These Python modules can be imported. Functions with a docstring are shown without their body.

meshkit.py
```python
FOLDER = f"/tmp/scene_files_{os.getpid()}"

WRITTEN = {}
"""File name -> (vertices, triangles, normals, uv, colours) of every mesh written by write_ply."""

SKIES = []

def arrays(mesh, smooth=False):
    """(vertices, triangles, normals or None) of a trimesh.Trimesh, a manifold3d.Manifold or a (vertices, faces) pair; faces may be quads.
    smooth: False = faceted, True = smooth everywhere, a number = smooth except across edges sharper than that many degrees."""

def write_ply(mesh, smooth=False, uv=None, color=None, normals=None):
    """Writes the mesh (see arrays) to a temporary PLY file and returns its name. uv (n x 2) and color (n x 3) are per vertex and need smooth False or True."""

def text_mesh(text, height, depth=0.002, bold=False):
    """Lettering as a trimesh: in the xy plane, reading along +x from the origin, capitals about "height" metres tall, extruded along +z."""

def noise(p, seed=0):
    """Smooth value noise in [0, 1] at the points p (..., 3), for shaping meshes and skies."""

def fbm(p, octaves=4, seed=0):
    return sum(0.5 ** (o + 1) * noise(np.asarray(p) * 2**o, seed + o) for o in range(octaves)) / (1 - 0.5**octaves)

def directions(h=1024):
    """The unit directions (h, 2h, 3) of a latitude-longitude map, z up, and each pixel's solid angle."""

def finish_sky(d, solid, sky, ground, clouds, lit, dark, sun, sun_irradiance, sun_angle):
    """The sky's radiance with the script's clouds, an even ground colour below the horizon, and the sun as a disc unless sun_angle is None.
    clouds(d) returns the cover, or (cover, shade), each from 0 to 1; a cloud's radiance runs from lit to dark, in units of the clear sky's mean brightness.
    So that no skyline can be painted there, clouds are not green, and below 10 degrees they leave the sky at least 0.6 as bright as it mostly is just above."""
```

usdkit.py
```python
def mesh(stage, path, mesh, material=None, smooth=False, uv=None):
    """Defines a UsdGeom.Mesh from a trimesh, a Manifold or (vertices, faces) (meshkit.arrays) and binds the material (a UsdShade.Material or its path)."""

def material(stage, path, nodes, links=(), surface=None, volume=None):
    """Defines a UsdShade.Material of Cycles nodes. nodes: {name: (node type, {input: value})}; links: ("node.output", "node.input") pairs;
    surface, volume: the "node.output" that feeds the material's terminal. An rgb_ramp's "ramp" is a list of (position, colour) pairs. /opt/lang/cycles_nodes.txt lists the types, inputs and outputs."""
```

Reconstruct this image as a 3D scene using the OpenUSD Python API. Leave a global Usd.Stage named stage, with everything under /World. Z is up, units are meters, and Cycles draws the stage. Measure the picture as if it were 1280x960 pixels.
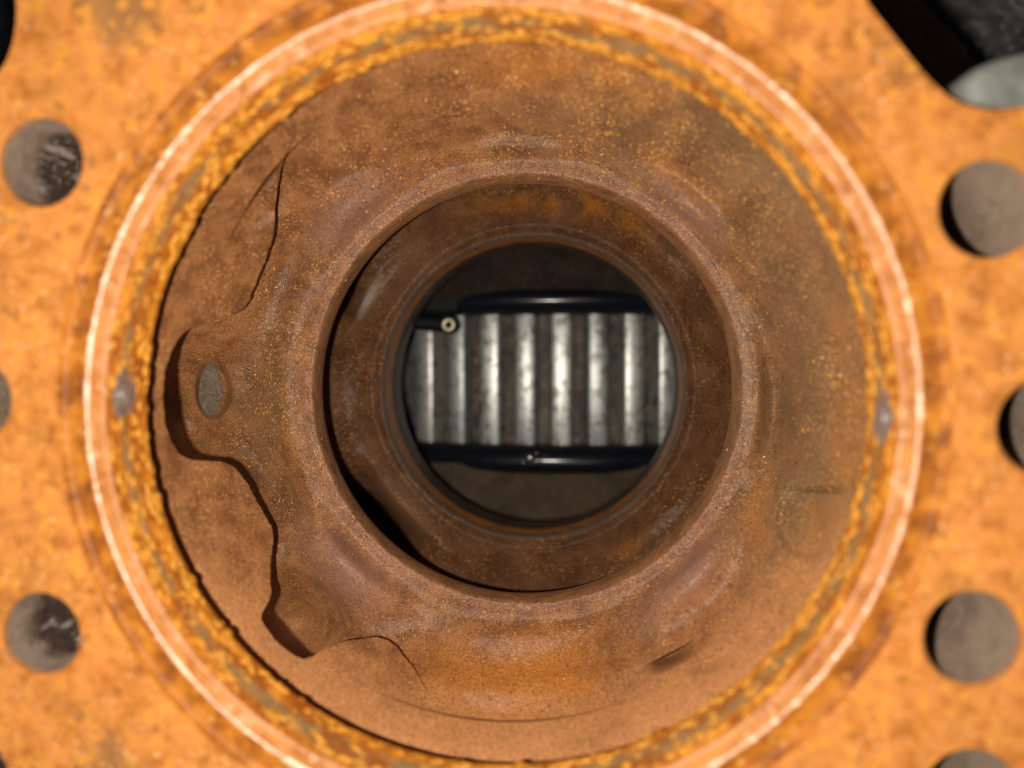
import math
import numpy as np
import trimesh
import manifold3d as m3
import usdkit
from meshkit import fbm, noise
from pxr import Usd, UsdGeom, UsdLux, UsdShade, Sdf, Gf, Vt

stage = Usd.Stage.CreateInMemory()
UsdGeom.SetStageUpAxis(stage, 'Z')
UsdGeom.SetStageMetersPerUnit(stage, 1.0)
UsdGeom.Xform.Define(stage, '/World')
rng = np.random.default_rng(7)

# ------------------------------------------------------------------ camera, light
# Lengths are thought of in "u": one u is one 940th of the distance from the lens to the flange face (0.14 m).
S = 0.14 / 940.0
D = 940.0
FLANGE_Z = 3760 * S                      # the flange face lies this far above the floor
VPX, VPY = 710.0, 455.0                  # where the bore's axis direction meets the picture
FCX, FCY = 630.0, 503.0                  # where the bore's centre at the flange face meets it


def unit(v):
    v = np.asarray(v, float)
    return v / np.linalg.norm(v)


fwd = unit([-(VPX - 640) / 940, (VPY - 480) / 940, -1.0])
right = unit(np.cross(fwd, [0, 1, 0]))
up = np.cross(right, fwd)
ray0 = fwd + right * (FCX - 640) / 940 - up * (FCY - 480) / 940
cam_u = -ray0 / -ray0[2] * D             # in u, origin at the bore's centre on the flange face


def P(px, py, h):
    """Points in the housing's own frame (metres), at depth h (u) below the flange face."""
    px, py, h = np.broadcast_arrays(np.asarray(px, float), np.asarray(py, float), np.asarray(h, float))
    d = fwd + right * ((px[..., None] - 640) / 940) - up * ((py[..., None] - 480) / 940)
    k = (-h - cam_u[2]) / d[..., 2]
    q = cam_u + d * k[..., None]
    return q * S + np.array([0, 0, FLANGE_Z])


def H(t):
    return D * (1 / np.asarray(t, float) - 1)


cam = UsdGeom.Camera.Define(stage, '/World/camera')
cp = cam_u * S + np.array([0, 0, FLANGE_Z])
M = Gf.Matrix4d(*right, 0, *up, 0, *(-fwd), 0, *cp, 1)
cam.AddTransformOp().Set(M)
cam.CreateHorizontalApertureAttr(7.0)
cam.CreateVerticalApertureAttr(5.25)
cam.CreateFocalLengthAttr(7.0 * 940 / 1280)
cam.CreateFStopAttr(1.12)
cam.CreateFocusDistanceAttr(0.222)
cam.CreateClippingRangeAttr(Gf.Vec2f(0.01, 50))
EXPOSURE = 0.0
cam.CreateExposureAttr(EXPOSURE)

# the phone's own lamp, a little left of and below its lens
lp = cp + right * (-112 * S) + up * (-48 * S)
lamp = UsdLux.SphereLight.Define(stage, '/World/flash_lamp')
lamp.AddTranslateOp().Set(Gf.Vec3d(*lp))
lamp.CreateRadiusAttr(0.0022)
lamp.CreateIntensityAttr(9300.0)
lamp.CreateColorAttr(Gf.Vec3f(1.0, 0.93, 0.80))

usdkit.material(stage, '/World/Looks/sky_look', {'bg': ('background_shader', {'color': (0.8, 0.9, 1.0), 'strength': 0.006})}, surface='bg.background')
dome = UsdLux.DomeLight.Define(stage, '/World/sky')
UsdShade.MaterialBindingAPI.Apply(dome.GetPrim()).Bind(UsdShade.Material.Get(stage, '/World/Looks/sky_look'))
dome.GetPrim().SetCustomDataByKey('kind', 'structure')

# ------------------------------------------------------------------ helpers
used = {}


def numbered(parent, name):
    k = f'{parent}/{name}'
    n = used.get(k, -1) + 1
    used[k] = n
    return k if n == 0 else f'{k}_{n:03d}'


def thing(name, label, cat, loc=(0, 0, 0), group=None):
    x = UsdGeom.Xform.Define(stage, numbered('/World', name))
    x.AddTranslateOp().Set(Gf.Vec3d(*map(float, loc)))
    p = x.GetPrim()
    p.SetCustomDataByKey('label', label)
    p.SetCustomDataByKey('category', cat)
    if group:
        p.SetCustomDataByKey('group', group)
    p_loc[str(p.GetPath())] = np.asarray(loc, float)
    return str(p.GetPath())


p_loc = {'/World': np.zeros(3)}


def part(name, mesh, mat, parent, smooth=True, attrs=None, label=None, kind=None):
    """Defines one mesh under parent; the mesh is given in world metres."""
    root = '/'.join(parent.split('/')[:3])
    off = p_loc.get(root, np.zeros(3))
    if hasattr(mesh, 'to_mesh'):
        mm = mesh.to_mesh()
        mesh = trimesh.Trimesh(mm.vert_properties[:, :3], mm.tri_verts, process=False)
    if isinstance(mesh, tuple):
        mesh = (np.asarray(mesh[0]) - off, mesh[1])
    else:
        mesh = mesh.copy()
        mesh.apply_translation(-off)
    path = numbered(parent, name)
    m = usdkit.mesh(stage, path, mesh, f'/World/Looks/{mat}', smooth=smooth)
    for k, a in (attrs or {}).items():
        UsdGeom.PrimvarsAPI(m).CreatePrimvar(k, Sdf.ValueTypeNames.FloatArray, 'vertex').Set(Vt.FloatArray.FromNumpy(np.asarray(a, np.float32)))
    if label:
        m.GetPrim().SetCustomDataByKey('label', label)
    if kind:
        m.GetPrim().SetCustomDataByKey('kind', kind)
    return path


def grid_faces(n, m, closed=True, flip=False):
    """Quads of an n (profile) by m (round) grid."""
    i, j = np.meshgrid(np.arange(n - 1), np.arange(m if closed else m - 1), indexing='ij')
    j2 = (j + 1) % m
    q = np.stack([i * m + j, i * m + j2, (i + 1) * m + j2, (i + 1) * m + j], -1).reshape(-1, 4)
    return q[:, ::-1] if flip else q


def sstep(a, b, x):
    t = np.clip((np.asarray(x, float) - a) / (b - a), 0, 1)
    return t * t * (3 - 2 * t)


def gauss(x, c, w):
    return np.exp(-((np.asarray(x, float) - c) / w) ** 2)


def dang(a, b):
    return (np.asarray(a, float) - b + 180) % 360 - 180


def centre(t):
    t = np.asarray(t, float)
    return VPX + (FCX - VPX) * t, VPY + (FCY - VPY) * t


# ------------------------------------------------------------------ materials
def mix(n, l, name, fac, a, b, blend='mix'):
    """A mix_color node; fac, a, b are 'node.output' links or constants."""
    ins = {'blend_type': blend}
    for k, v in (('fac', fac), ('a', a), ('b', b)):
        if isinstance(v, str):
            l.append((v, f'{name}.{k}'))
        else:
            ins[k] = v
    n[name] = ('mix_color', ins)
    return f'{name}.result'


def ramp(n, l, name, src, stops):
    n[name] = ('rgb_ramp', {'ramp': stops})
    l.append((src, f'{name}.fac'))
    return f'{name}.color'


def nz(n, l, name, scale, detail=3, rough=0.55, dist=0.0, **kw):
    n[name] = ('noise_texture', {'scale': scale, 'detail': detail, 'roughness': rough, 'distortion': dist, **kw})
    l.append(('geo.position', f'{name}.vector'))
    return f'{name}.fac'


G0, G1 = (0, 0, 0), (1, 1, 1)


def rust(name, cols, patch, grain, speck, speck_col, bump_d, rough, attr=None, spec=0.5, fine_bump=0.5, contrast=0.3, amount=0.1, dark=0.0, cell=0.35, blotch=0.0, soft=1.0, smudges=()):
    """cols: four base colours by patch noise; grain: fine light/dark grain scale; speck: grain scale of single bright (and dark) grains."""
    n, l = {'geo': ('geometry', {})}, []
    a = nz(n, l, 'na', patch, 5, 0.6, 0.3)
    c = ramp(n, l, 'ra', a, [(0.33, cols[0]), (0.46, cols[1]), (0.55, cols[2]), (0.67, cols[3])])
    for k, (an, ac, am) in enumerate(attr or ()):
        n[f'at{k}'] = ('attribute', {'attribute': an})
        wn = nz(n, l, f'nw{k}', grain * 0.2, 4, 0.7)
        n[f'wa{k}'] = ('math', {'math_type': 'multiply_add', 'value2': soft, 'value3': -0.5 * soft})
        l.append((wn, f'wa{k}.value1'))
        n[f'wb{k}'] = ('math', {'math_type': 'add', 'use_clamp': True})
        l += [(f'at{k}.fac', f'wb{k}.value1'), (f'wa{k}.value', f'wb{k}.value2')]
        n[f'wm{k}'] = ('math', {'math_type': 'multiply', 'use_clamp': True, 'value2': 4.0})
        l.append((f'at{k}.fac', f'wm{k}.value1'))
        n[f'wc{k}'] = ('math', {'math_type': 'multiply', 'use_clamp': True})
        l += [(f'wb{k}.value', f'wc{k}.value1'), (f'wm{k}.value', f'wc{k}.value2')]
        n[f'wd{k}'] = ('math', {'math_type': 'multiply', 'use_clamp': True, 'value2': am})
        l.append((f'wc{k}.value', f'wd{k}.value1'))
        c = mix(n, l, f'mw{k}', f'wd{k}.value', c, ac)
    g = nz(n, l, 'ng', grain, 3, 0.65)
    lo, hi = 1 - contrast * 1.25, 1 + contrast
    gr = ramp(n, l, 'rg', g, [(0.34, (lo, lo, lo)), (0.5, (1, 1, 1)), (0.66, (hi, hi, hi))])
    c = mix(n, l, 'mg', 1.0, c, gr, 'multiply')
    n['mg'][1].update(use_clamp=False, use_clamp_result=False)
    for k, (c3, r3, m3_) in enumerate(smudges):
        n[f'sd{k}'] = ('vector_math', {'math_type': 'distance', 'vector2': tuple(map(float, c3))})
        l.append(('geo.position', f'sd{k}.vector1'))
        n[f'sn{k}'] = ('math', {'math_type': 'multiply_add', 'value2': r3 * 1.6, 'value3': -r3 * 0.8})
        l.append((a, f'sn{k}.value1'))
        n[f'st{k}'] = ('math', {'math_type': 'add'})
        l += [(f'sd{k}.value', f'st{k}.value1'), (f'sn{k}.value', f'st{k}.value2')]
        n[f'sr{k}'] = ('map_range', {'range_type': 'smoothstep', 'from_min': 0.35 * r3, 'from_max': r3, 'to_min': m3_, 'to_max': 0.0, 'clamp': True})
        l.append((f'st{k}.value', f'sr{k}.value'))
        c = mix(n, l, f'smx{k}', f'sr{k}.result', c, (0.30, 0.15, 0.06))
    if blotch:
        bn = nz(n, l, 'nbl', patch * 0.28, 4, 0.62, 0.6)
        k = 1 - blotch
        br = ramp(n, l, 'rbl', bn, [(0.30, (k, k * 0.97, k * 0.93)), (0.46, (1 - blotch * 0.15,) * 3), (0.58, (1.0, 1.0, 1.0)), (0.72, (1.06, 1.06, 1.04))])
        c = mix(n, l, 'mbl', 1.0, c, br, 'multiply')
        n['mbl'][1].update(use_clamp=False, use_clamp_result=False)
    n['vs'] = ('voronoi_texture', {'scale': speck, 'randomness': 1.0})
    l.append(('geo.position', 'vs.vector'))
    n['vsep'] = ('separate_color', {})
    l.append(('vs.color', 'vsep.color'))
    big = nz(n, l, 'nb', patch * 0.6, 3, 0.6)
    n['sm'] = ('math', {'math_type': 'multiply_add', 'value2': 0.5, 'value3': -0.25})
    l.append((big, 'sm.value1'))
    n['sa'] = ('math', {'math_type': 'add'})
    l += [('sm.value', 'sa.value1'), ('vsep.r', 'sa.value2')]
    th = 1 - amount
    sp = ramp(n, l, 'rs', 'sa.value', [(0.0, G0), (th - 0.05, G0), (th + 0.04, (0.8, 0.8, 0.8))])
    c = mix(n, l, 'ms', sp, c, speck_col)
    if dark:
        sd = ramp(n, l, 'rdk', 'vsep.g', [(0.0, G0), (1 - dark - 0.04, G0), (1 - dark + 0.04, (0.6, 0.6, 0.6))])
        c = mix(n, l, 'mdk', sd, c, tuple(x * 0.3 for x in cols[0]))
    n['p'] = ('principled_bsdf', {'roughness': rough, 'specular_ior_level': spec, 'diffuse_roughness': 0.6})
    l.append((c, 'p.base_color'))
    n['hb'] = ('math', {'math_type': 'multiply_add', 'value2': fine_bump})
    l += [(g, 'hb.value1'), (a, 'hb.value3')]
    n['hv'] = ('math', {'math_type': 'multiply_add', 'value2': -cell})
    l += [('vs.distance', 'hv.value1'), ('hb.value', 'hv.value3')]
    n['b'] = ('bump', {'strength': 0.9, 'distance': bump_d})
    l += [('hv.value', 'b.height'), ('b.normal', 'p.normal')]
    return usdkit.material(stage, f'/World/Looks/{name}', n, l, surface='p.BSDF')


# flange: orange powdery rust
rust('rust_orange', [(0.50, 0.17, 0.034), (0.66, 0.248, 0.050), (0.72, 0.285, 0.078), (0.75, 0.325, 0.042)], 260, 1500, 560, (0.77, 0.33, 0.055), 0.0002, 0.48, spec=0.5, contrast=0.18, amount=0.12, dark=0.015, blotch=0.3,
     smudges=[(P(150, 8, 0), 70 * S, 0.75), (P(135, 962, 0), 60 * S, 0.6), (P(1140, 70, 0), 45 * S, 0.35), (P(300, 905, 0), 60 * S, 0.25)])
rust('rust_groove', [(0.22, 0.062, 0.010), (0.37, 0.115, 0.013), (0.52, 0.18, 0.018), (0.64, 0.25, 0.03)], 190, 1300, 900, (0.75, 0.38, 0.1), 0.00015, 0.55, contrast=0.1, amount=0.03)
rust('rust_ring', [(0.47, 0.165, 0.04), (0.60, 0.235, 0.062), (0.67, 0.285, 0.10), (0.70, 0.31, 0.06)], 230, 1600, 700, (0.8, 0.45, 0.24), 0.00012, 0.45, spec=0.5, contrast=0.14, amount=0.05, blotch=0.2)
rust('worn_edge', [(0.52, 0.18, 0.04), (0.60, 0.235, 0.06), (0.68, 0.30, 0.11), (0.85, 0.62, 0.42)], 150, 1600, 900, (0.9, 0.7, 0.5), 0.0002, 0.3, spec=0.7, contrast=0.1, amount=0.1)
# inside of the mouth: thick flaking scale
rust('rust_scale', [(0.30, 0.085, 0.010), (0.44, 0.14, 0.013), (0.58, 0.21, 0.020), (0.68, 0.275, 0.035)], 260, 1500, 900, (0.78, 0.36, 0.05), 0.0003, 0.5,
     attr=[('band', (0.25, 0.15, 0.065), 0.95), ('burnt', (0.30, 0.075, 0.008), 0.8)], contrast=0.2, amount=0.06)
# inside walls: dark brown, fine grained
brown = [(0.205, 0.080, 0.029), (0.295, 0.119, 0.044), (0.365, 0.152, 0.057), (0.42, 0.182, 0.068)]
rust('rust_brown', brown, 150, 2500, 2300, (0.62, 0.33, 0.12), 0.00016, 0.45,
     attr=[('wear_highlight', (0.38, 0.195, 0.14), 0.9), ('olive', (0.235, 0.15, 0.08), 0.85), ('orange', (0.58, 0.205, 0.035), 0.85), ('pale', (0.62, 0.275, 0.11), 0.95)], fine_bump=1.0, contrast=0.40, amount=0.045, dark=0.045, cell=0.7, spec=0.6, blotch=0.25, soft=0.6)
rust('rust_shelf', [(0.095, 0.039, 0.017), (0.128, 0.054, 0.024), (0.155, 0.067, 0.031), (0.185, 0.082, 0.040)], 110, 1900, 1700, (0.45, 0.20, 0.05), 0.00013, 0.5,
     attr=[('wear_highlight', (0.27, 0.14, 0.09), 0.8), ('grey', (0.125, 0.092, 0.075), 0.85), ('patch', (0.33, 0.27, 0.20), 0.9), ('orange', (0.42, 0.15, 0.02), 0.85)], contrast=0.3, amount=0.03, dark=0.04, soft=0.3, spec=0.3)
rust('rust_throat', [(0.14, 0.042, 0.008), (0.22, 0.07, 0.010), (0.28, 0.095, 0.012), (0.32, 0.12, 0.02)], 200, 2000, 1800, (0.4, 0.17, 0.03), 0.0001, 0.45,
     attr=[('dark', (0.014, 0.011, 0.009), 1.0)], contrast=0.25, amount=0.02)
rust('hole_wall_look', [(0.22, 0.155, 0.115), (0.26, 0.185, 0.14), (0.28, 0.205, 0.155), (0.25, 0.18, 0.135)], 220, 1200, 1500, (0.36, 0.26, 0.19), 0.00012, 0.5, attr=[('orange', (0.5, 0.19, 0.04), 0.9), ('deep_tone', (0.10, 0.07, 0.055), 0.7)], contrast=0.14, amount=0.02)
rust('hole_dirty_look', [(0.17, 0.12, 0.09), (0.24, 0.17, 0.13), (0.28, 0.205, 0.16), (0.2, 0.14, 0.105)], 200, 1200, 1500, (0.4, 0.3, 0.25), 0.00016, 0.4, attr=[('orange', (0.5, 0.19, 0.04), 0.9), ('deep_tone', (0.045, 0.027, 0.022), 0.95), ('pale_streak', (0.36, 0.29, 0.26), 0.8)], contrast=0.15, amount=0.02)
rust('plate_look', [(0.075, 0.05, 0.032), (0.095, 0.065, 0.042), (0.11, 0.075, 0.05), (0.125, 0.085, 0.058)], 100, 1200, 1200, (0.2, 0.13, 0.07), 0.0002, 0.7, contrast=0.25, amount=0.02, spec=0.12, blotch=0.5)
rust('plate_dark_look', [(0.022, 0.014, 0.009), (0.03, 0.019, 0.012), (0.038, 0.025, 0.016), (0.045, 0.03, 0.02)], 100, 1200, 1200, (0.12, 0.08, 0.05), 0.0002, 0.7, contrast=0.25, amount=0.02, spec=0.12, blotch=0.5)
rust('spot_look', [(0.17, 0.125, 0.09), (0.22, 0.165, 0.12), (0.25, 0.19, 0.14), (0.28, 0.20, 0.145)], 500, 1900, 1900, (0.36, 0.24, 0.15), 0.0001, 0.5, contrast=0.3, amount=0.05, dark=0.1)
rust('pin_look', [(0.12, 0.078, 0.065), (0.18, 0.12, 0.10), (0.22, 0.15, 0.13), (0.25, 0.17, 0.145)], 300, 2000, 2000, (0.45, 0.36, 0.33), 0.00014, 0.33, spec=0.8, contrast=0.15, amount=0.03)
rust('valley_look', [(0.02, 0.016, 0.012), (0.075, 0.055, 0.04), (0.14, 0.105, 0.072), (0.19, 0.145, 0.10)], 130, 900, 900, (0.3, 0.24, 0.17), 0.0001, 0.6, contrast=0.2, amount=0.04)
rust('pad_look', [(0.10, 0.095, 0.10), (0.17, 0.16, 0.165), (0.22, 0.21, 0.215), (0.34, 0.33, 0.34)], 90, 400, 400, (0.5, 0.5, 0.52), 0.001, 0.7, contrast=0.3)
rust('floor_look', [(0.3, 0.28, 0.285), (0.45, 0.42, 0.43), (0.55, 0.53, 0.54), (0.8, 0.78, 0.8)], 40, 160, 160, (0.7, 0.7, 0.72), 0.002, 0.8, contrast=0.3)

# ground steel tooth crests with fine lengthwise grinding lines and dark stains
n, l = {'geo': ('geometry', {})}, []
n['mp'] = ('mapping', {'scale': (1.0, 0.03, 1.0)})
l.append(('geo.position', 'mp.vector'))
n['st'] = ('noise_texture', {'scale': 1500, 'detail': 3})
l.append(('mp.vector', 'st.vector'))
sc = ramp(n, l, 'rst', 'st.fac', [(0.3, (0.27, 0.275, 0.28)), (0.7, (0.52, 0.525, 0.515))])
d = nz(n, l, 'nd', 200, 5, 0.7, 0.5)
dm = ramp(n, l, 'rd', d, [(0.50, G0), (0.62, (0.9, 0.9, 0.9))])
c = mix(n, l, 'mc', dm, sc, (0.13, 0.11, 0.09))
n['oi'] = ('object_info', {})
tr_ = ramp(n, l, 'rtooth', 'oi.random', [(0.0, (0.65, 0.66, 0.68)), (0.5, (0.95, 0.95, 0.94)), (1.0, (1.1, 1.08, 1.04))])
c = mix(n, l, 'mt', 1.0, c, tr_, 'multiply')
n['tv'] = ('combine_xyz', {'x': 1.0, 'y': 0.0, 'z': 0.0})
n['p'] = ('principled_bsdf', {'metallic': 0.62, 'roughness': 0.36, 'anisotropic': 0.8, 'specular_ior_level': 0.4})
l += [(c, 'p.base_color'), ('tv.vector', 'p.tangent')]
n['b'] = ('bump', {'strength': 0.5, 'distance': 0.00005})
l += [('st.fac', 'b.height'), ('b.normal', 'p.normal')]
usdkit.material(stage, '/World/Looks/steel_look', n, l, surface='p.BSDF')


def plain(name, col, rough, metal=0.0, var=0.25, scale=300, spec=0.5, bump=0.00005):
    n, l = {'geo': ('geometry', {})}, []
    a = nz(n, l, 'na', scale, 4, 0.6)
    c = ramp(n, l, 'ra', a, [(0.3, tuple(x * (1 - var) for x in col)), (0.7, tuple(min(1, x * (1 + var)) for x in col))])
    n['p'] = ('principled_bsdf', {'roughness': rough, 'metallic': metal, 'specular_ior_level': spec})
    n['b'] = ('bump', {'strength': 0.5, 'distance': bump})
    l += [(c, 'p.base_color'), (a, 'b.height'), ('b.normal', 'p.normal')]
    usdkit.material(stage, f'/World/Looks/{name}', n, l, surface='p.BSDF')


plain('black_gloss', (0.010, 0.012, 0.018), 0.2, spec=0.6)
plain('black_rubber', (0.008, 0.009, 0.012), 0.6, spec=0.2)
plain('brass_look', (0.80, 0.70, 0.50), 0.4, 0.3)
plain('zinc_look', (0.25, 0.26, 0.24), 0.6, 0.15, 0.4, 160, spec=0.3, bump=0.0003)
plain('flake_orange', (0.76, 0.32, 0.035), 0.45, 0.0, 0.35, 700)
plain('grain_orange', (0.58, 0.26, 0.05), 0.42, 0.0, 0.45, 900)
plain('sparkle_pale', (0.82, 0.47, 0.22), 0.42, 0.0, 0.25, 900, spec=0.8)
plain('glint_look', (0.30, 0.30, 0.30), 0.12, 0.9, 0.1, 900, spec=1.0)
plain('grit_look', (0.55, 0.47, 0.38), 0.7)
plain('drum_dark', (0.03, 0.027, 0.022), 0.5)

# ------------------------------------------------------------------ floor
F = trimesh.creation.box([3.0, 3.0, 0.02])
F.apply_translation([0.3, -0.2, -0.01])
floor = usdkit.mesh(stage, '/World/floor', F, '/World/Looks/floor_look')
floor.GetPrim().SetCustomDataByKey('label', 'dark rough grey floor under the rusty casting, seen past its upper right edge')
floor.GetPrim().SetCustomDataByKey('kind', 'structure')

# ------------------------------------------------------------------ the casting
castn = thing('rusty_casting', 'big orange rusted iron gear housing with a round mouth and bolt holes', 'gear housing')

# --- flange: an outline with a scalloped corner, the mouth and the bolt holes
outline = [(1085, 0), (1112, 33), (1150, 82), (1182, 115), (1205, 128), (1228, 134), (1255, 136), (1290, 131), (1330, 112), (1390, 110), (1440, 180), (1465, 300),
           (1475, 520), (1470, 800), (1440, 1000), (1380, 1110), (1280, 1160), (640, 1190), (60, 1160), (-80, 1110), (-160, 1000), (-200, 800),
           (-210, 500), (-190, 250), (-150, 120), (-110, 86), (-60, 98), (-20, 97), (0, 86), (13, 55), (18, 20), (16, -20), (5, -70), (30, -150), (120, -190), (640, -210),
           (920, -205), (1000, -160), (1050, -70)]


def smooth_loop(pts, it=2):
    p = np.asarray(pts, float)
    for _ in range(it):
        q = np.roll(p, -1, 0)
        p = np.stack([0.75 * p + 0.25 * q, 0.25 * p + 0.75 * q], 1).reshape(-1, 2)
    return p


o = smooth_loop(outline, 3)
ow = P(o[:, 0], o[:, 1], 0.0)[:, :2]
if np.sum(ow[:, 0] * np.roll(ow[:, 1], -1) - np.roll(ow[:, 0], -1) * ow[:, 1]) < 0:
    ow = ow[::-1]
TH = 250 * S
cs = m3.CrossSection([ow.tolist()])


def slab(cross, z0, z1):
    return m3.Manifold.extrude(cross, z1 - z0).translate([0, 0, z0])


zt = FLANGE_Z
fl = slab(cs.offset(-6 * S, m3.JoinType.Round), zt - 6 * S, zt) + slab(cs.offset(-2 * S, m3.JoinType.Round), zt - 14 * S, zt - 2 * S) + slab(cs, zt - TH, zt - 6 * S)
cxy = np.array([-23.6, -9.0]) * S        # the mouth's centre
fl = fl - m3.Manifold.cylinder(TH * 3, 567 * S, 567 * S, 400).translate([*cxy, zt - TH * 2])
holes = [(48, 201, 58), (-38, 500, 55), (48, 794, 55), (1240, 260, 59), (1312, 534, 58), (1219, 800, 58), (1217, 998, 58), (-42, 972, 56), (640, -150, 55), (915, -100, 56), (365, -100, 54), (365, 1095, 54), (915, 1100, 56)]
hole_xy = []
for hx, hy, hr in holes:
    c = P(hx, hy, 0)[:2]
    k = 1.0
    hole_xy.append((c, hr * S))
    cone = m3.Manifold.cylinder(8 * S, hr * S, (hr + 5) * S, 72).translate([*c, zt - 7 * S])
    fl = fl - m3.Manifold.cylinder(TH * 3, hr * S, hr * S, 72).translate([*c, zt - TH * 2]) - cone
mm = fl.to_mesh()
V, T = np.array(mm.vert_properties[:, :3]), np.array(mm.tri_verts)
cen = V[T].mean(1)
nrm = np.cross(V[T[:, 1]] - V[T[:, 0]], V[T[:, 2]] - V[T[:, 0]])
nrm /= np.linalg.norm(nrm, axis=1, keepdims=True) + 1e-30
taken = np.zeros(len(T), bool)
hole_sets = []
for c, r in hole_xy:
    sel = (np.hypot(*(cen[:, :2] - c).T) < r * 1.005) & (np.abs(nrm[:, 2]) < 0.2)
    taken |= sel
    hole_sets.append(sel)


def sub(sel):
    m = trimesh.Trimesh(V, T[sel], process=False)
    m.remove_unreferenced_vertices()
    return m


flange = part('flange', sub(~taken), 'rust_orange', castn, smooth=30)
for i, (c, r) in enumerate(hole_xy):
    nh, na_ = 60, 120
    hh = np.linspace(5.5, 249, nh)[:, None] * np.ones((1, na_))
    al = np.ones((nh, 1)) * (np.arange(na_) * 2 * np.pi / na_)[None]
    qq = np.stack([np.cos(al) * 50 + 300 * i, np.sin(al) * 50, hh], -1)
    rr_ = r / S - 0.2 + 2.2 * (fbm(qq / 30, 3, 50 + i) - 0.62) * sstep(6, 20, hh)
    liner = np.stack([c[0] + rr_ * S * np.cos(al), c[1] + rr_ * S * np.sin(al), zt - hh * S], -1)
    dirty = i in (0, 2, 7)
    gk = fbm(qq / np.array([24, 24, 60]), 4, 70 + i)
    at_ = {'orange': (1 - sstep(6, 22, hh + 14 * (gk - 0.5))).ravel(), 'deep_tone': (sstep(40, 90, hh + 60 * (gk - 0.5)) if dirty else 0.9 * sstep(70, 200, hh + 110 * (gk - 0.5))).ravel()}  # deep colour: grime in dirty holes, plain darkening with depth in the rest
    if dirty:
        at_['pale_streak'] = (sstep(0.60, 0.68, fbm(qq / np.array([9, 9, 40]), 3, 90 + i)) * sstep(50, 80, hh)).ravel()  # pale streaks along the deeper wall
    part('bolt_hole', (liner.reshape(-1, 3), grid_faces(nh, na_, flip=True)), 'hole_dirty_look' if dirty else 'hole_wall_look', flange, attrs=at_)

# --- rings that follow the mouth: (image radius, depth factor t) or (radius in u, depth in u) profiles
NPHI = 1400
phi = np.arange(NPHI) * 360.0 / NPHI
cph, sph = np.cos(np.radians(phi)), np.sin(np.radians(phi))


def resample(prof, step):
    p = np.asarray(prof, float)
    s = np.concatenate([[0], np.cumsum(np.linalg.norm(np.diff(p, axis=0), axis=1))])
    k = max(2, int(s[-1] / step) + 1)
    x = np.linspace(0, s[-1], k)
    return np.stack([np.interp(x, s, p[:, i]) for i in range(2)], 1)


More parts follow.
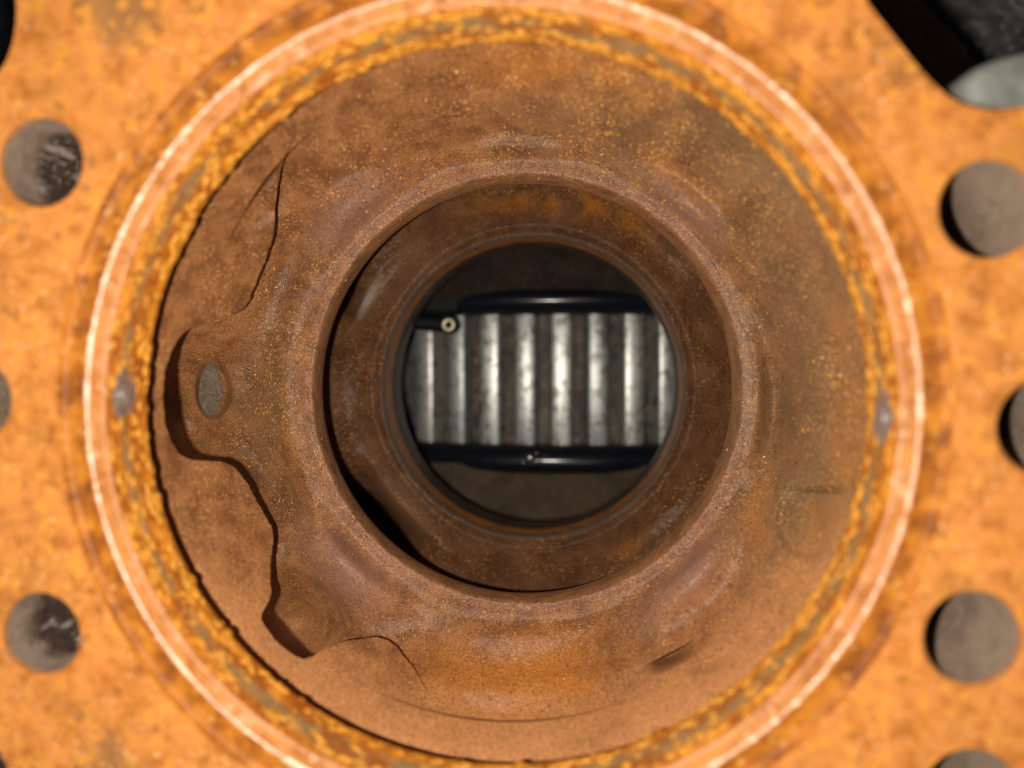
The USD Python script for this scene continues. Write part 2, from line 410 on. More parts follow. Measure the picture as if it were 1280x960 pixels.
def lathe_u(prof, step=2.0, rough=None, nphi=NPHI):
    """A ring about the bore's axis: (r, h) in u, with noise relief along the radius."""
    p = resample(prof, step)
    a = np.arange(nphi) * 2 * np.pi / nphi
    r = np.repeat(p[:, :1], nphi, 1)
    h = np.repeat(p[:, 1:], nphi, 1)
    x, y = r * np.cos(a), r * np.sin(a)
    if rough:
        amp, size = rough[:2]
        if len(rough) > 2:
            amp = amp * (0.12 + 0.88 * (1 - sstep(rough[2] - 26, rough[2] - 4, h)))
        q = np.stack([x, y, h], -1) / size
        e = (fbm(q, 4, 3) - 0.5) * 2 * amp
        t = np.gradient(p, axis=0)
        t /= np.linalg.norm(t, axis=1, keepdims=True) + 1e-9
        nr, nh = -t[:, 1:], t[:, :1]
        r = r + nr * e
        h = h + nh * e
        x, y = r * np.cos(a), r * np.sin(a)
    k = np.clip(h / 80, 0, 1.3)
    v = np.stack([x * S + cxy[0] + 3 * S * k, y * S + cxy[1] - 2 * S * k, FLANGE_Z - h * S], -1)
    return (v.reshape(-1, 3), grid_faces(len(p), nphi, flip=True)), p, h


groove, _, _ = lathe_u([(567.2, 0), (566.5, 3), (565, 8), (562, 11.5), (548, 11), (534, 7.2)], 1.5, (0.9, 18))
part('counterbore_step', groove, 'rust_groove', castn)
edge_r, _, _ = lathe_u([(534, 7.2), (532.2, 6.9), (531, 7.3), (530, 8.0), (529.2, 8.6), (528.4, 8.9), (527.4, 9.0)], 0.35, (0.6, 8))
part('worn_edge', edge_r, 'worn_edge', castn, label='bright worn edge running round the mouth')
ring, _, _ = lathe_u([(527.4, 9.0), (518, 9.4), (511.5, 9.8), (509.3, 11), (508, 15)], 1.0, (0.6, 14))
part('seat_ring', ring, 'rust_ring', castn)
chamf, cpf, ch = lathe_u([(508, 15), (506, 19), (503, 29), (499, 44), (496, 60), (493.8, 72), (493.2, 78), (494.5, 82), (499, 85), (530, 88), (565, 92)], 1.4, (5.2, 24, 80))
ca = np.repeat((np.arange(NPHI) * 2 * np.pi / NPHI)[None], len(cpf), 0)
cq = np.stack([500 * np.cos(ca), 500 * np.sin(ca), ch * 1.6], -1)
cn = fbm(cq / 34, 4, 14)
cn2 = fbm(cq / 120, 3, 15)
img_a = np.degrees(-ca) % 360                      # angle as in the picture, clockwise from the right
wide = 12 + 10 * gauss(dang(img_a, 275), 0, 20) + 9 * gauss(dang(img_a, 80), 0, 35) + 4 * np.cos(np.radians(img_a))
band = gauss(ch, 44 + 5 * np.cos(np.radians(img_a)), wide + 12 * (cn2 - 0.5)) * 1.15 + (cn - 0.5) * 0.9 - 0.1
burnt = sstep(0.47, 0.60, fbm(cq / 30, 3, 18)) * 0.9
part('mouth_wall', chamf, 'rust_scale', castn, attrs={'band': np.clip(band, 0, 1).ravel(), 'burnt': burnt.ravel()})



def grains(pos, size, seed, shape=(1, 1, 0.6), turn=None):
    """Small uneven crumbs, one mesh."""
    r_ = np.random.default_rng(seed)
    ico = trimesh.creation.icosahedron()
    k = len(pos)
    v = ico.vertices[None] * (1 + 0.7 * (r_.random((k, 12, 1)) - 0.5)) * size[:, None, None] * np.array(shape)
    a_ = r_.random(k) * 2 * np.pi if turn is None else turn
    c_, s_ = np.cos(a_)[:, None], np.sin(a_)[:, None]
    v = np.stack([v[..., 0] * c_ - v[..., 1] * s_, v[..., 0] * s_ + v[..., 1] * c_, v[..., 2]], -1) + pos[:, None]
    f = ico.faces[None] + 12 * np.arange(k)[:, None, None]
    return v.reshape(-1, 3), f.reshape(-1, 3)


fr = np.random.default_rng(31)
NF = 9000
fi, fj = fr.integers(0, NPHI, NF), fr.integers(2, int(len(cpf) * 0.66), NF)
fh, fa = ch[fj, fi], img_a[fj, fi]
fcl = fbm(np.stack([500 * np.cos(np.radians(fa)), 500 * np.sin(np.radians(fa)), fh * 2], -1) / 26, 4, 61)
fden = np.clip(6 * fcl - 2.6, 0, 1) * (0.9 * gauss(fh, 25, 9) + 1.0 * gauss(fh, 69, 8) + 0.12) * (1 - 0.6 * gauss(dang(fa, 0), 0, 60) * gauss(fh, 25, 12)) * (1 - 0.6 * gauss(dang(fa, 95), 0, 35)) * (1 + 0.8 * gauss(dang(fa, 255), 0, 45))
fk = fr.random(NF) < fden * 0.9
vv = chamf[0].reshape(len(cpf), NPHI, 3)[fj[fk], fi[fk]]
part('scale_flakes', grains(vv, fr.uniform(1.6, 7.0, fk.sum()) * S, 8, (0.45, 1.5, 0.9), np.radians(-fa[fk])), 'flake_orange', castn, smooth=True, kind='stuff')

# --- the cavity behind the mouth
base_rho = np.array([256, 257.5, 261, 264.5, 267, 269, 272, 277, 283, 291, 300, 312, 330, 370, 420, 445, 456, 485, 520])
base_t = np.array([.628, .638, .653, .665, .6715, .6742, .6750, .6748, .6738, .6735, .6765, .6840, .701, .748, .802, .832, .842, .862, .880])
from scipy.interpolate import PchipInterpolator
base = PchipInterpolator(base_rho, base_t)


def mid(rho):
    w = sstep(270, 370, rho)
    return 659 * (1 - w) + 640 * w, 485.5 * (1 - w) + 500 * w


# outline of the proud wall on the left: angle (image degrees, y down), radius, and how far the floor lies behind it
edge = np.array([(232, 432, .000), (229, 423, .012), (226, 412, .035), (220, 385, .055), (214, 361, .065), (206, 353, .055), (200.5, 352, .045), (198, 358, .04), (194, 395, .06), (191.5, 419, .12),
                 (187, 432, .20), (183, 436, .24), (177, 435, .26), (172, 426, .26), (169.3, 407, .20), (168.2, 372, .14), (166, 357, .11), (160, 347, .095), (152, 344, .085),
                 (146.3, 362, .08), (143, 378, .085), (140.4, 392, .10), (139.5, 413, .22), (134.5, 421, .27), (129, 416, .24), (127.8, 405, .16), (126.8, 386, .09), (123, 357, .055), (118, 342, .04), (111, 355, .018), (106, 380, .0)])
from scipy.ndimage import gaussian_filter, gaussian_filter1d
e_phi = np.arange(104, 234, 0.1)
e_rho = gaussian_filter1d(PchipInterpolator(edge[::-1, 0], edge[::-1, 1])(np.clip(e_phi, 106, 232)), 3.5)
e_rho = e_rho + 2.2 * (fbm(np.stack([e_phi * 1.1, 0 * e_phi, 0 * e_phi], -1), 3, 3) - 0.5)
e_d = gaussian_filter1d(np.interp(e_phi, edge[::-1, 0], edge[::-1, 2], left=0, right=0), 5)
e_d = np.where(e_d < 0.1, e_d * 0.62, 0.062 + (e_d - 0.1) * 0.85)
e_d = gaussian_filter1d(e_d, 4)


def rho_c(p):
    return np.interp(p, e_phi, e_rho)


def depth_c(p):
    return np.interp(p, e_phi, e_d, left=0, right=0)


def relief(rho, p):
    """Small lumps, steps and hollows of the inner surface, in t (positive is nearer the mouth)."""
    x, y = rho * np.cos(np.radians(p)), rho * np.sin(np.radians(p))
    q = np.stack([x, y, 0 * x], -1)
    e = 0.006 * (fbm(q / 60, 4, 11) - 0.5) + 0.0016 * (fbm(q / 9, 3, 5) - 0.5)
    for a, w, k in ((226, 12, .9), (135, 14, 1.1), (47, 15, 1.1), (312, 13, 1), (268, 12, .3), (90, 14, .3)):
        e = e + 0.054 * k * gauss(dang(p, a), 0, w) * gauss(rho, 314, 27) * sstep(280, 306, rho)
    for a, w, k in ((180, 18, .9), (270, 12, .7), (90, 13, .5)):
        e = e - 0.024 * k * gauss(dang(p, a), 0, w) * gauss(rho, 330, 28) * sstep(292, 325, rho)
    e = e - 0.046 * gauss(dang(p, 3), 0, 15) * (sstep(288, 322, rho) * (1 - sstep(326, 395, rho))) + 0.008 * gauss(dang(p, 358), 0, 16) * gauss(rho, 292, 12)
    # thin overhanging steps seen as dark arcs

    def step(a, wa, r0, tilt, d, reach=55):
        rr = r0 + tilt * dang(p, a)
        f = gauss(dang(p, a), 0, wa) * d
        s = rr - rho
        return -f * sstep(0, 3.0, s) * (1 - sstep(3.0, reach, s))
    def drop(a, wa, r0, tilt, d, reach):
        s = rho - (r0 + tilt * dang(p, a))
        return -gauss(dang(p, a), 0, wa) * d * sstep(0, 3.0, s) * (1 - sstep(3.0, reach, s))
    e = e + drop(58, 3.6, 372, -0.5, 0.085, 20)
    e = e + drop(53.5, 3, 402, -2.2, 0.02, 25)
    e = e + step(91, 14, 403, 0.0, 0.030, 60)
    e = e + step(222, 7, 414, 0.55, 0.05, 45)
    e = e + drop(16, 1.2, 396, -22.0, 0.03, 30)
    # shallow flat on the right, with an edge on its inner side
    dx, dy = x - 375, y - 150
    qn = 0.22 * (fbm(q / 26, 3, 41) - 0.5)
    m = (1 - sstep(0.78, 1.0, np.sqrt((dx / 50) ** 2 + (dy / 54) ** 2) + qn)) * (1 - sstep(0, 30, dx))
    e = e - 0.016 * m
    # dish of the spot face on the left boss
    m = np.sqrt(((x + 374) / 25) ** 2 + ((y + 12) / 41) ** 2)
    e = e - 0.030 * (1 - sstep(0.66, 0.95, m))
    return e


def stains(rho, p):
    x, y = rho * np.cos(np.radians(p)), rho * np.sin(np.radians(p))
    q = np.stack([x, y, 0 * x], -1)
    f1, f2 = fbm(q / 90, 4, 21), fbm(q / 70, 4, 33)
    wear_highlight = 0.38 * gauss(rho, 276, 8)  # crest and lobes: worn tone with their highlights painted into the colour
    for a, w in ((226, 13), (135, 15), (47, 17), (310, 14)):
        wear_highlight = wear_highlight + 0.95 * gauss(dang(p, a), 0, w) * gauss(rho, 312, 26)
    wear_highlight = np.clip(wear_highlight * (0.7 + 0.8 * f1), 0, 1)
    olive = np.clip(0.75 * sstep(170, 380, x) * (1 - 0.6 * sstep(170, 300, y)) + 0.5 * gauss(y, -330, 90) * sstep(-150, 150, x) + 0.8 * gauss(np.hypot((x - 385) / 52, (y - 150) / 62), 0, 0.9)
                    + 0.55 * gauss(dang(p, 180), 0, 25) * gauss(rho, 320, 30), 0, 1) * np.clip(0.2 + 1.5 * f2, 0, 1)
    orange = np.clip(0.9 * gauss(dang(p, 285), 0, 20) * gauss(rho, 425, 40) + 1.3 * gauss(dang(p, 84), 0, 22) * gauss(rho, 355, 45) + 0.6 * gauss(dang(p, 305), 0, 9) * gauss(rho, 345, 22)
                     + 0.6 * gauss(dang(p, 30), 0, 13) * gauss(rho, 335, 26) + 0.4 * gauss(dang(p, 10), 0, 35) * gauss(rho, 420, 45), 0, 1) * np.clip(3.0 * f1 - 0.9, 0, 1)
    pale = np.clip(sstep(60, 330, y) * sstep(340, 450, rho) * 1.1, 0, 1) * np.clip(0.5 + f2, 0, 1)
    return {'wear_highlight': wear_highlight, 'olive': olive, 'orange': orange, 'pale': pale}


def surf(rho, p, t, flip=False, closed=True):
    mx, my = mid(rho)
    px, py = mx + rho * np.cos(np.radians(p)), my + rho * np.sin(np.radians(p))
    v = P(px, py, H(t))
    return v.reshape(-1, 3), grid_faces(rho.shape[0], rho.shape[1], closed, flip)


NR = 330
pp = np.repeat(phi[None], NR, 0)
rr = np.repeat(np.concatenate([np.linspace(256, 300, 70), np.linspace(300, 485, NR - 70 + 1)[1:]])[:, None], NPHI, 1)
inside = (pp > 104) & (pp < 234)
dl = np.where(inside, depth_c(pp), 0)
rc = np.where(inside, rho_c(pp), 400)
# soften the recess across angle so that its floor is rounded
full = dl * sstep(0, 1, (rr - 292) / np.maximum(rc - 292 - 18, 20))
soft = gaussian_filter(full, (3, 14), mode=('nearest', 'wrap'))
w = sstep(0.0, 1.0, (rr - 300) / 60)
tb = base(rr) + relief(rr, pp) - soft
# round the boss with the spot face
tb += 0.02 * gauss(np.hypot((rr - 378) / 45, dang(pp, 181) / 8), 0, 1)
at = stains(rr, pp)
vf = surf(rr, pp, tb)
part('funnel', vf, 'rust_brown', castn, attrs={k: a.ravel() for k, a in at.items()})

# rim lip of the funnel, rolling into the second chamber
lipprof = resample([(256, .628), (255.2, .621), (256, .614), (262, .600), (330, .585)], 0.004 * 100)
lr = np.repeat(lipprof[:, :1], 700, 1)
lt = np.repeat(lipprof[:, 1:], 700, 1)
lpp = np.repeat((np.arange(700) * 360 / 700)[None], len(lipprof), 0)
part('funnel_rim', surf(lr, lpp, lt, flip=True), 'rust_throat', castn, attrs={'dark': np.zeros(lr.size)})

# proud wall on the left
pa = np.arange(106.5, 231.6, 0.11)
NA = 110
s = np.linspace(0, 1, NA)[:, None]
rcA = rho_c(pa)[None]
ra = rcA + (488 - rcA) * s
ppa = np.repeat(pa[None], NA, 0)
lift = 0.003 * sstep(106.5, 112, ppa) * sstep(231.5, 226, ppa) if False else 0.003 * np.minimum(sstep(106.5, 113, ppa), 1 - sstep(225, 231.5, ppa))
ta = base(ra) + relief(ra, ppa) + lift
skirt_r = np.stack([rcA[0] + 10, rcA[0] + 4, rcA[0] + 0.8], 0)
dcut = np.minimum(depth_c(pa), 0.12)
skirt_t = np.stack([ta[0] - dcut * 0.9, ta[0] - dcut * 0.45, ta[0] - np.minimum(dcut * 0.05, 0.003)], 0)
ra2, ta2, pa2 = np.vstack([skirt_r, ra]), np.vstack([skirt_t, ta]), np.vstack([ppa[:3], ppa])
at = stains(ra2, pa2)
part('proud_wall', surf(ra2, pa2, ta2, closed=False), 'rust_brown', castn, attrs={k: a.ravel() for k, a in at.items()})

# spot face on the left boss
def disc_at(px, py, t_fn, rx, ry, rot, sink, n=64):
    a = np.arange(n) * 2 * np.pi / n
    k = np.concatenate([[0.02], np.linspace(0.2, 1, 8)])[:, None]
    u, w_ = k * rx * np.cos(a), k * ry * np.sin(a)
    wob = 1 + 0.05 * np.sin(3 * a + 1) + 0.03 * np.sin(7 * a)
    u, w_ = u * wob, w_ * wob
    x = px + u * math.cos(rot) - w_ * math.sin(rot)
    y = py + u * math.sin(rot) + w_ * math.cos(rot)
    return P(x, y, H(t_fn(x, y) + sink)).reshape(-1, 3), grid_faces(len(k), n, flip=False)


from scipy.interpolate import RegularGridInterpolator
tb_i = RegularGridInterpolator((rr[:, 0], np.append(phi, 360.0)), np.hstack([tb, tb[:, :1]]), bounds_error=False, fill_value=None)


def t_at(x, y):
    x, y = np.asarray(x, float), np.asarray(y, float)
    r_, p_ = np.hypot(x - 645, y - 496), 0
    for _ in range(6):
        mx, my = mid(r_)
        r_ = np.hypot(x - mx, y - my)
    p_ = np.degrees(np.arctan2(y - my, x - mx)) % 360
    return tb_i(np.stack([r_, p_], -1))


def flat_tilt(x0, y0, gx, gy):
    t0 = float(t_at(x0, y0))
    return lambda x, y: t0 + gx * (x - x0) + gy * (y - y0)


part('spot_face', disc_at(263, 488, lambda x, y: t_at(x, y).reshape(x.shape) , 14.5, 33, 0.04, 0.0012), 'spot_look', castn, label='dull grey oval spot face on the left boss')

# --- loose grains of rust: on the funnel; on the flange pale flecks added in place of glints
gr_ = np.random.default_rng(21)
N0 = 60000
grho, gphi = np.sqrt(gr_.uniform(258 ** 2, 446 ** 2, N0)), gr_.uniform(0, 360, N0)
gx, gy = grho * np.cos(np.radians(gphi)), grho * np.sin(np.radians(gphi))
gq = np.stack([gx, gy, 0 * gx], -1)
dens = 0.015 + 1.2 * gauss(dang(gphi, 285), 0, 17) * gauss(grho, 412, 36) + 0.35 * gauss(dang(gphi, 275), 0, 35) * gauss(grho, 330, 70) + 0.5 * gauss(dang(gphi, 5), 0, 13) * gauss(grho, 400, 40) + 0.18 * gauss(dang(gphi, 180), 0, 40) * gauss(grho, 330, 60)
dens = dens * np.clip(7 * fbm(gq / 34, 4, 77) - 3.0, 0.04, 2.2)
keep = (gr_.random(N0) < dens * 0.33) & ~((gphi > 104) & (gphi < 234) & (grho > 345))
grho, gphi = grho[keep], gphi[keep]
gmx, gmy = mid(grho)
gpx, gpy = gmx + grho * np.cos(np.radians(gphi)), gmy + grho * np.sin(np.radians(gphi))
gpos = P(gpx, gpy, H(tb_i(np.stack([grho, gphi], -1))))
part('rust_grains', grains(gpos, gr_.uniform(0.9, 2.6, len(gpos)) * S * (1 + 0.5 * (gr_.random(len(gpos)) > 0.9)), 3), 'grain_orange', castn, smooth=False, kind='stuff')
N1 = 5200
fx_, fy_ = gr_.uniform(-30, 1310, N1), gr_.uniform(-30, 990, N1)
fpos = P(fx_, fy_, 0)
fr_ = np.hypot(fpos[:, 0] - cxy[0], fpos[:, 1] - cxy[1]) / S
ok = (fr_ > 570) & (fbm(np.stack([fx_, fy_, 0 * fx_], -1) / 80, 3, 5) + 0.25 * gr_.random(N1) > 0.62)
for c, r in hole_xy:
    ok &= np.hypot(fpos[:, 0] - c[0], fpos[:, 1] - c[1]) > r * 1.15
from shapely.geometry import Polygon
from shapely import contains_xy
ok &= contains_xy(Polygon(ow).buffer(-12 * S), fpos[:, 0], fpos[:, 1])
fpos = fpos[ok]
part('rust_flecks', grains(fpos, gr_.uniform(0.9, 2.8, len(fpos)) * S, 4), 'sparkle_pale', castn, smooth=False, kind='stuff')

# --- second chamber: shelf ring round the throat
sh_rho = np.array([170, 174.5, 178, 181, 184.5, 186.5, 188.5, 191, 194, 197.5, 202, 208, 220, 235, 250, 270, 330])
sh_t = np.array([.470, .478, .489, .499, .511, .5205, .5262, .5285, .5280, .5248, .5238, .5262, .532, .542, .553, .560, .562])
shf = PchipInterpolator(sh_rho, sh_t)


def mid2(rho):
    return np.full_like(rho, 667.0), np.full_like(rho, 483.0)


n2, m2 = 190, 1100
r2 = np.repeat(np.linspace(186, 330, n2)[:, None], m2, 1)
p2 = np.repeat((np.arange(m2) * 360 / m2)[None], n2, 0)
x2, y2 = r2 * np.cos(np.radians(p2)), r2 * np.sin(np.radians(p2))
q2 = np.stack([x2, y2, 0 * x2], -1)
t2 = shf(r2) + 0.005 * (fbm(q2 / 50, 3, 8) - 0.5) + 0.0012 * (fbm(q2 / 7, 3, 9) - 0.5)
t2 = t2 - 0.19 * gauss(dang(p2, 139), 0, 11) * sstep(222, 252, r2) - 0.012 * gauss(dang(p2, 178), 0, 22) * sstep(215, 255, r2)
t2 = t2 + 0.016 * gauss(dang(p2, 139), 0, 14) * gauss(r2, 216, 14) + 0.016 * gauss(dang(p2, 216), 0, 14) * gauss(r2, 222, 16) + 0.012 * gauss(dang(p2, 45), 0, 18) * gauss(r2, 225, 16) + 0.010 * gauss(dang(p2, 318), 0, 18) * gauss(r2, 225, 16)
t2 = t2 - 0.05 * gauss(dang(p2, 206), 0, 5.0) * sstep(238, 244, r2)
w2 = np.clip(0.8 * gauss(dang(p2, 139), 0, 16) * gauss(r2, 214, 16) + 0.45 * gauss(dang(p2, 222), 0, 20) * gauss(r2, 215, 22), 0, 1)
g2 = np.clip(1.0 * gauss(r2, 188.0, 3.6) * (0.5 + fbm(q2 / 20, 3, 4)) , 0, 1)
patch2 = np.clip(1.2 * gauss(dang(p2, 209), 0, 6) * gauss(r2, 234, 7), 0, 1)
o2 = np.clip(0.9 * gauss(dang(p2, 283), 0, 30) * gauss(r2, 238, 20) + 0.5 * gauss(dang(p2, 60), 0, 14) * gauss(r2, 236, 10), 0, 1) * np.clip(3 * fbm(q2 / 25, 3, 6) - 0.9, 0, 1)
v2 = P(667 + x2, 483 + y2, H(t2)).reshape(-1, 3)
part('chamber_shelf', (v2, grid_faces(n2, m2)), 'rust_shelf', castn, attrs={'patch': patch2.ravel(), 'wear_highlight': w2.ravel(), 'grey': g2.ravel(), 'orange': o2.ravel()})

# outer shell joining funnel, shelf and throat (closes the chamber behind the rim)
cl = resample([(330, .585), (334, .58), (334, .567), (330, .562)], 0.5)
cr, ct = np.repeat(cl[:, :1], 300, 1), np.repeat(cl[:, 1:], 300, 1)
cpz = np.repeat((np.arange(300) * 1.2)[None], len(cl), 0)
part('chamber_wall', (P(663 + cr * np.cos(np.radians(cpz)), 484 + cr * np.sin(np.radians(cpz)), H(ct)).reshape(-1, 3), grid_faces(len(cl), 300, flip=True)), 'rust_throat', castn, attrs={'dark': np.zeros(cr.size)})

# --- throat: the last bore before the gears, dark rings
th = [(186, float(shf(186))), (184, .508), (182.6, .503), (181, .498), (179, .491), (177.6, .486), (176.6, .485), (176.2, .482), (175.0, .480), (174.4, .474), (173.4, .472), (172.8, .466), (171.8, .464), (171.4, .456), (171.0, .452), (173, .449), (240, .446)]
th = resample([(a, b * 1000) for a, b in th], 1.0)
th[:, 1] /= 1000
tr, tt = np.repeat(th[:, :1], 900, 1), np.repeat(th[:, 1:], 900, 1)
tp = np.repeat((np.arange(900) * 0.4)[None], len(th), 0)
tn = fbm(np.stack([tr * np.cos(np.radians(tp)), tr * np.sin(np.radians(tp)), tt * 900], -1) / 14, 3, 2)
tr = tr + (tn - 0.5) * 1.6 * sstep(174, 184, tr)
tmx, tmy = centre(tt)
tmx, tmy = 667 + (tmx - tmx[0, 0]), 483 + (tmy - tmy[0, 0])
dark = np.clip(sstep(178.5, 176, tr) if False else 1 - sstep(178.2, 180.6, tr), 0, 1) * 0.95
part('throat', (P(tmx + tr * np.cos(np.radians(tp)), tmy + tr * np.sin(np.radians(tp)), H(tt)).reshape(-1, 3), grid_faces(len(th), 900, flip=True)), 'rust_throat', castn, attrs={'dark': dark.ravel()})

# --- pins in the mouth wall
for px_, py_, hh, sx in ((151, 492, 40, 1), (1102, 522, 45, -1)):
    a = np.linspace(0, 2 * np.pi, 25)[:-1]
    c0 = P(px_, py_, hh)
    rad = np.hypot(c0[0] - cxy[0], c0[1] - cxy[1])
    e_r = np.array([c0[0] - cxy[0], c0[1] - cxy[1], 0]) / rad
    e_t = np.array([-e_r[1], e_r[0], 0])
    e_z = np.array([0, 0, 1.0])
    cbase = np.array([cxy[0], cxy[1], c0[2]]) + e_r * 504 * S
    cbase[0] += 2 * S
    rows = []
    for out, k in ((0, 1.1), (6.0, 1.1), (8.5, 1.0), (8.0, 0.86), (3.0, 0.8), (4.0, 0.74), (8.5, 0.70), (10.0, 0.6), (10.5, 0.35), (10.5, 0.02)):
        wob = 1 + 0.07 * np.sin(2 * a + 1) + 0.05 * np.sin(5 * a)
        rows.append(cbase - e_r * out * S + k * S * (wob * 28)[:, None] * np.cos(a)[:, None] * e_t + k * S * (wob * 21)[:, None] * np.sin(a)[:, None] * e_z)
    part('locating_pin', (np.vstack(rows), grid_faces(len(rows), 24, flip=False)), 'pin_look', castn)

# --- outer body of the casting below the flange, down to the floor
body = resample([(568, 252), (640, 262), (800, 400), (850, 800), (1100, 980), (1450, 1150), (1600, 1700), (1600, 3300), (1400, 3740), (20, 3754)], 60)
nb = 160
ba = np.arange(nb) * 2 * np.pi / nb
bx = body[:, :1] * np.cos(ba) * S + cxy[0]
by = body[:, :1] * np.sin(ba) * S + cxy[1]
bz = np.repeat(FLANGE_Z - body[:, 1:] * S, nb, 1)
part('body', (np.stack([bx, by, bz], -1).reshape(-1, 3), grid_faces(len(body), nb, flip=True)), 'rust_orange', castn)

# ------------------------------------------------------------------ gear drum behind the throat
TG = 0.41
hg = float(H(TG))
gc = P(690, 470, hg)
RG = 1150.0
axis_x, axis_z = gc[0], FLANGE_Z - (hg + RG) * S
foot = P(VPX, VPY, hg)
y_top, y_bot = P(690, 382, hg)[1], P(690, 566, hg)[1]
gear = thing('gear_drum', 'bright steel toothed gear drum standing behind the throat of the rusty housing', 'gear', (axis_x, (y_top + y_bot) / 2, axis_z))


def extr(poly, y0, y1):
    """Extrudes a cross-section polygon (x, z in world metres) along y."""
    p = np.asarray(poly)
    if np.sum(p[:, 0] * np.roll(p[:, 1], -1) - np.roll(p[:, 0], -1) * p[:, 1]) < 0:
        p = p[::-1]
    m = m3.Manifold.extrude(m3.CrossSection([p.tolist()]), y1 - y0)
    q = m.to_mesh()
    v = np.array(q.vert_properties[:, :3])
    v = np.stack([v[:, 0], y1 - v[:, 2], v[:, 1]], 1)
    return trimesh.Trimesh(v, np.array(q.tri_verts), process=False)


NT = 64
RR = (RG - 60) * S
aa = np.arange(128) * 2 * np.pi / 128
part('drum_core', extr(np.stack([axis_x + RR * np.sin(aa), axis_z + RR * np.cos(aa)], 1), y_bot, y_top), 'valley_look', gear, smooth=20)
for k in range(NT):
    a0 = (k - NT // 2) * 2 * np.pi / NT + (12 / 0.41) / RG
    pts = []
    for off, r in ((-43, -66), (-39, -40), (-36, -20), (-33.5, -9), (-30, -4.6), (-24, -1.8), (-14, 0.6), (0, 1.6), (14, 0.6), (24, -1.8), (30, -4.6), (33.5, -9), (36, -20), (39, -40), (43, -66)):
        ang, r = a0 + off / RG, r + RG
        pts.append((axis_x + r * S * math.sin(ang), axis_z + r * S * math.cos(ang)))
    part('tooth', extr(pts, y_bot + (0.4 if k % 2 else 0) * S, y_top), 'steel_look', gear, smooth=40)


def ring_disc(yc, r0, half, bulge, mat, name):
    """A disc about the drum's axis with a rounded black edge."""
    prof = []
    for b in np.linspace(-np.pi / 2, np.pi / 2, 25):
        prof.append((r0 + bulge * math.cos(b), half * math.sin(b)))
    prof = [(5, -half)] + prof + [(5, half)]
    p = np.asarray(prof) * S
    n_, m_ = len(p), 300
    a = np.arange(m_) * 2 * np.pi / m_
    v = np.stack([axis_x + p[:, :1] * np.sin(a), np.repeat(yc + p[:, 1:], m_, 1), axis_z + p[:, :1] * np.cos(a)], -1)
    part(name, (v.reshape(-1, 3), grid_faces(n_, m_, flip=False)), mat, gear)


yt = P(680, 377, hg)[1]
yb = P(660, 574, hg)[1]
ring_disc(yt, RG + 5, 40, 60, 'black_gloss', 'edge_ring')
ring_disc(yb, RG + 5, 46, 60, 'black_gloss', 'edge_ring')

# plates of the casting above and below the drum
hp = hg - 34
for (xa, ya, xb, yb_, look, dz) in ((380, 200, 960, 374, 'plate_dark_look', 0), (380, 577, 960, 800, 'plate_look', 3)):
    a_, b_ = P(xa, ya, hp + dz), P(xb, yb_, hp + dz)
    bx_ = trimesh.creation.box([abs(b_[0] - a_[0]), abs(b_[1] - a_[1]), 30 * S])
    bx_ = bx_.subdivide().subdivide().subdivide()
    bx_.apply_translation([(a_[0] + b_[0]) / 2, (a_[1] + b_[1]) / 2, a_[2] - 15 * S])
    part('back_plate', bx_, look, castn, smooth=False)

# ------------------------------------------------------------------ oil jet beside the teeth
tj = 0.435
hj = float(H(tj))
tip, tail = P(562, 406.5, hj), P(470, 398, hj)
jet = thing('oil_jet', 'small black oil jet with pale ring tip reaching in front of the steel teeth', 'nozzle', tuple(tip))


def tube(a, b, r, n=24, cap=True):
    a, b = np.asarray(a), np.asarray(b)
    m = trimesh.creation.cylinder(radius=r, segment=[a, b], sections=n)
    return m


part('arm', tube(tail, tip + (tail - tip) * 0.04, 22 * S), 'black_rubber', jet, smooth=30)
k0 = P(522, 404, hj)
part('collar', tube(tail + (tip - tail) * 0.40, tail + (tip - tail) * 0.52, 27 * S), 'black_rubber', jet, smooth=30)
zz = np.array([0, 0, 1.0])
part('head', tube(tip - zz * 24 * S, tip + zz * 18 * S, 25 * S, 32), 'black_rubber', jet, smooth=30)
prof = [(9, 0), (9, 22), (10, 23.5), (12, 25), (16, 25), (18.5, 23.5), (19, 21), (19, 0)]
pr = np.asarray(prof) * S
a = np.arange(40) * 2 * np.pi / 40
v = np.stack([tip[0] + pr[:, :1] * np.cos(a), tip[1] + pr[:, :1] * np.sin(a), np.repeat(tip[2] + pr[:, 1:], 40, 1)], -1)
part('ring_tip', (v.reshape(-1, 3), grid_faces(len(pr), 40, flip=True)), 'brass_look', jet)

b0, b1 = P(500, 374, hg - 30), P(572, 388, hg - 30)
brk = trimesh.creation.box([abs(b1[0] - b0[0]), abs(b1[1] - b0[1]), 40 * S])
brk.apply_translation((b0 + b1) / 2)
part('bracket', brk, 'black_rubber', jet, smooth=False)
for dx_, dy_, dr in ((662, 572, 17), (654, 578, 7), (675, 578, 7), (671, 567, 6), (680, 570, 4)):  # bright beads added on the lower ring in place of lamp reflections
    dp = P(dx_, dy_, hg - 66)
    dm_ = trimesh.creation.icosphere(2, dr * S)
    dm_.vertices = dm_.vertices * np.array([1.2, 0.8, 0.6]) + dp
    part('oil_drop', dm_, 'glint_look', gear, smooth=True)

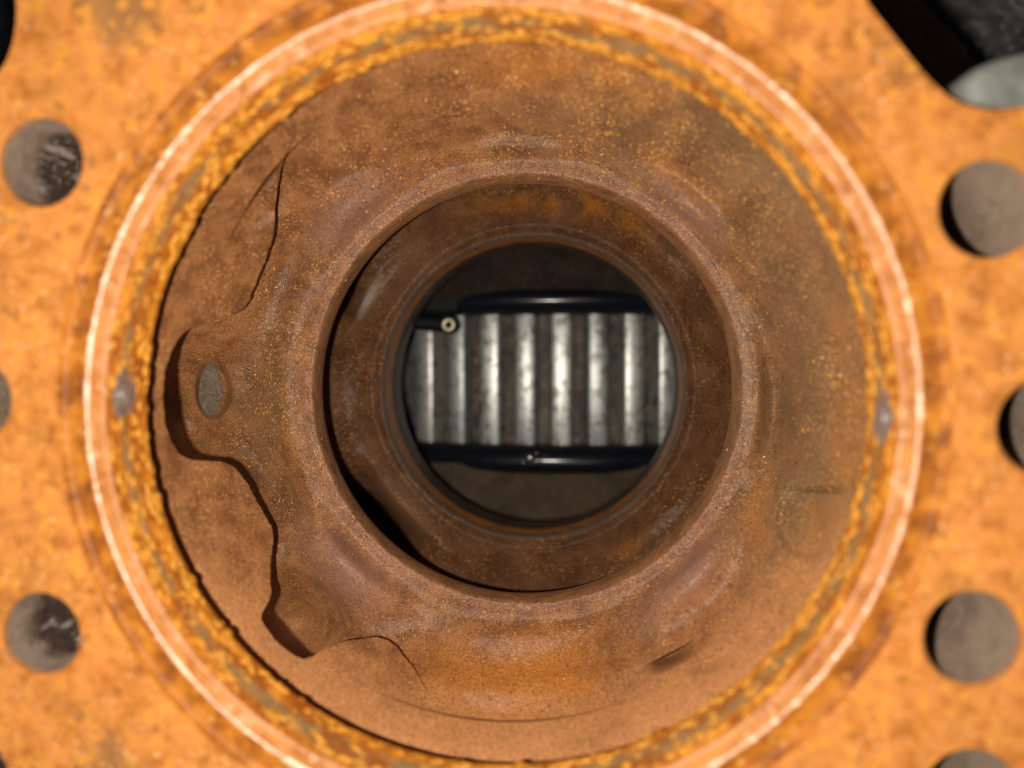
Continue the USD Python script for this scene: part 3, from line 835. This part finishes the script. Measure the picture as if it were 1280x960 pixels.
# ------------------------------------------------------------------ a crumb on the throat's edge
g = trimesh.creation.icosphere(1, 7 * S)
g.vertices *= (1 + 0.35 * (rng.random((len(g.vertices), 1)) - 0.5)) * np.array([1.2, 0.85, 0.8])
gp = P(532, 622, H(0.519))
crumb = usdkit.mesh(stage, '/World/rust_crumb', trimesh.Trimesh(g.vertices + gp, g.faces, process=False), '/World/Looks/grit_look')
crumb.GetPrim().SetCustomDataByKey('label', 'tiny pale crumb resting on the lower left edge of the throat')
crumb.GetPrim().SetCustomDataByKey('category', 'crumb')

# ------------------------------------------------------------------ things beyond the flange's corners
c0 = P(1292, 96, 30)
prof = [(0.02, 5), (0.45, 4), (0.75, 1), (0.90, -5), (0.97, -14), (1.0, -26), (1.0, -420)]
pr = np.asarray(prof)
a = np.arange(64) * 2 * np.pi / 64
sq = lambda q: np.sign(q) * np.abs(q) ** 0.75
ex, ey = pr[:, :1] * 82 * sq(np.cos(a)), pr[:, :1] * 36 * sq(np.sin(a))
ct_, st_ = math.cos(math.radians(11)), math.sin(math.radians(11))
v = np.stack([ex * ct_ - ey * st_, ex * st_ + ey * ct_, np.repeat(pr[:, 1:], 64, 1)], -1) * S + c0
rod = usdkit.mesh(stage, '/World/grey_rod', (v.reshape(-1, 3), grid_faces(len(pr), 64, flip=True)), '/World/Looks/zinc_look', smooth=True)
rod.GetPrim().SetCustomDataByKey('label', 'pale grey rounded metal rod end in the upper right scallop of the flange')
rod.GetPrim().SetCustomDataByKey('category', 'rod')

pad = trimesh.creation.box([0.5, 0.4, 0.02])  # added nearer stand-in for the floor, which lies too deep to look lit
for _ in range(4):
    pad = pad.subdivide()
pad.vertices += 0.0012 * (fbm(pad.vertices / 0.012, 3, 6) - 0.5)[:, None] * np.array([0, 0, 1])
pad.apply_translation(P(1240, -20, 1900) + np.array([0.16, 0.09, -0.01]))
pd = usdkit.mesh(stage, '/World/rubber_pad', pad, '/World/Looks/pad_look', smooth=30)
pd.GetPrim().SetCustomDataByKey('label', 'dark grey rough surface added above the floor below the upper right scallop of the flange')
pd.GetPrim().SetCustomDataByKey('category', 'pad')

pts = np.array([P(-30, -60, float(H(.6))), P(-16, 10, float(H(.58))), P(-14, 80, float(H(.55))), P(-40, 160, float(H(.5)))])
tt_ = np.linspace(0, 3, 40)
sp = np.stack([PchipInterpolator(np.arange(4), pts[:, i])(tt_) for i in range(3)], 1)
from math import pi
tg = np.gradient(sp, axis=0)
tg /= np.linalg.norm(tg, axis=1, keepdims=True)
e1 = np.cross(tg, [0, 0, 1.0])
e1 /= np.linalg.norm(e1, axis=1, keepdims=True)
e2 = np.cross(tg, e1)
aa = np.arange(32) * 2 * pi / 32
rads = 46 * S * (1 + 0.06 * np.sin(np.arange(40) * 2.2))[:, None, None]
v = sp[:, None] + rads * (np.cos(aa)[None, :, None] * e1[:, None] + np.sin(aa)[None, :, None] * e2[:, None])
hose = usdkit.mesh(stage, '/World/black_hose', (v.reshape(-1, 3), grid_faces(40, 32)), '/World/Looks/black_gloss', smooth=True)
hose.GetPrim().SetCustomDataByKey('label', 'glossy black hose behind the upper left notch of the flange')
hose.GetPrim().SetCustomDataByKey('category', 'hose')
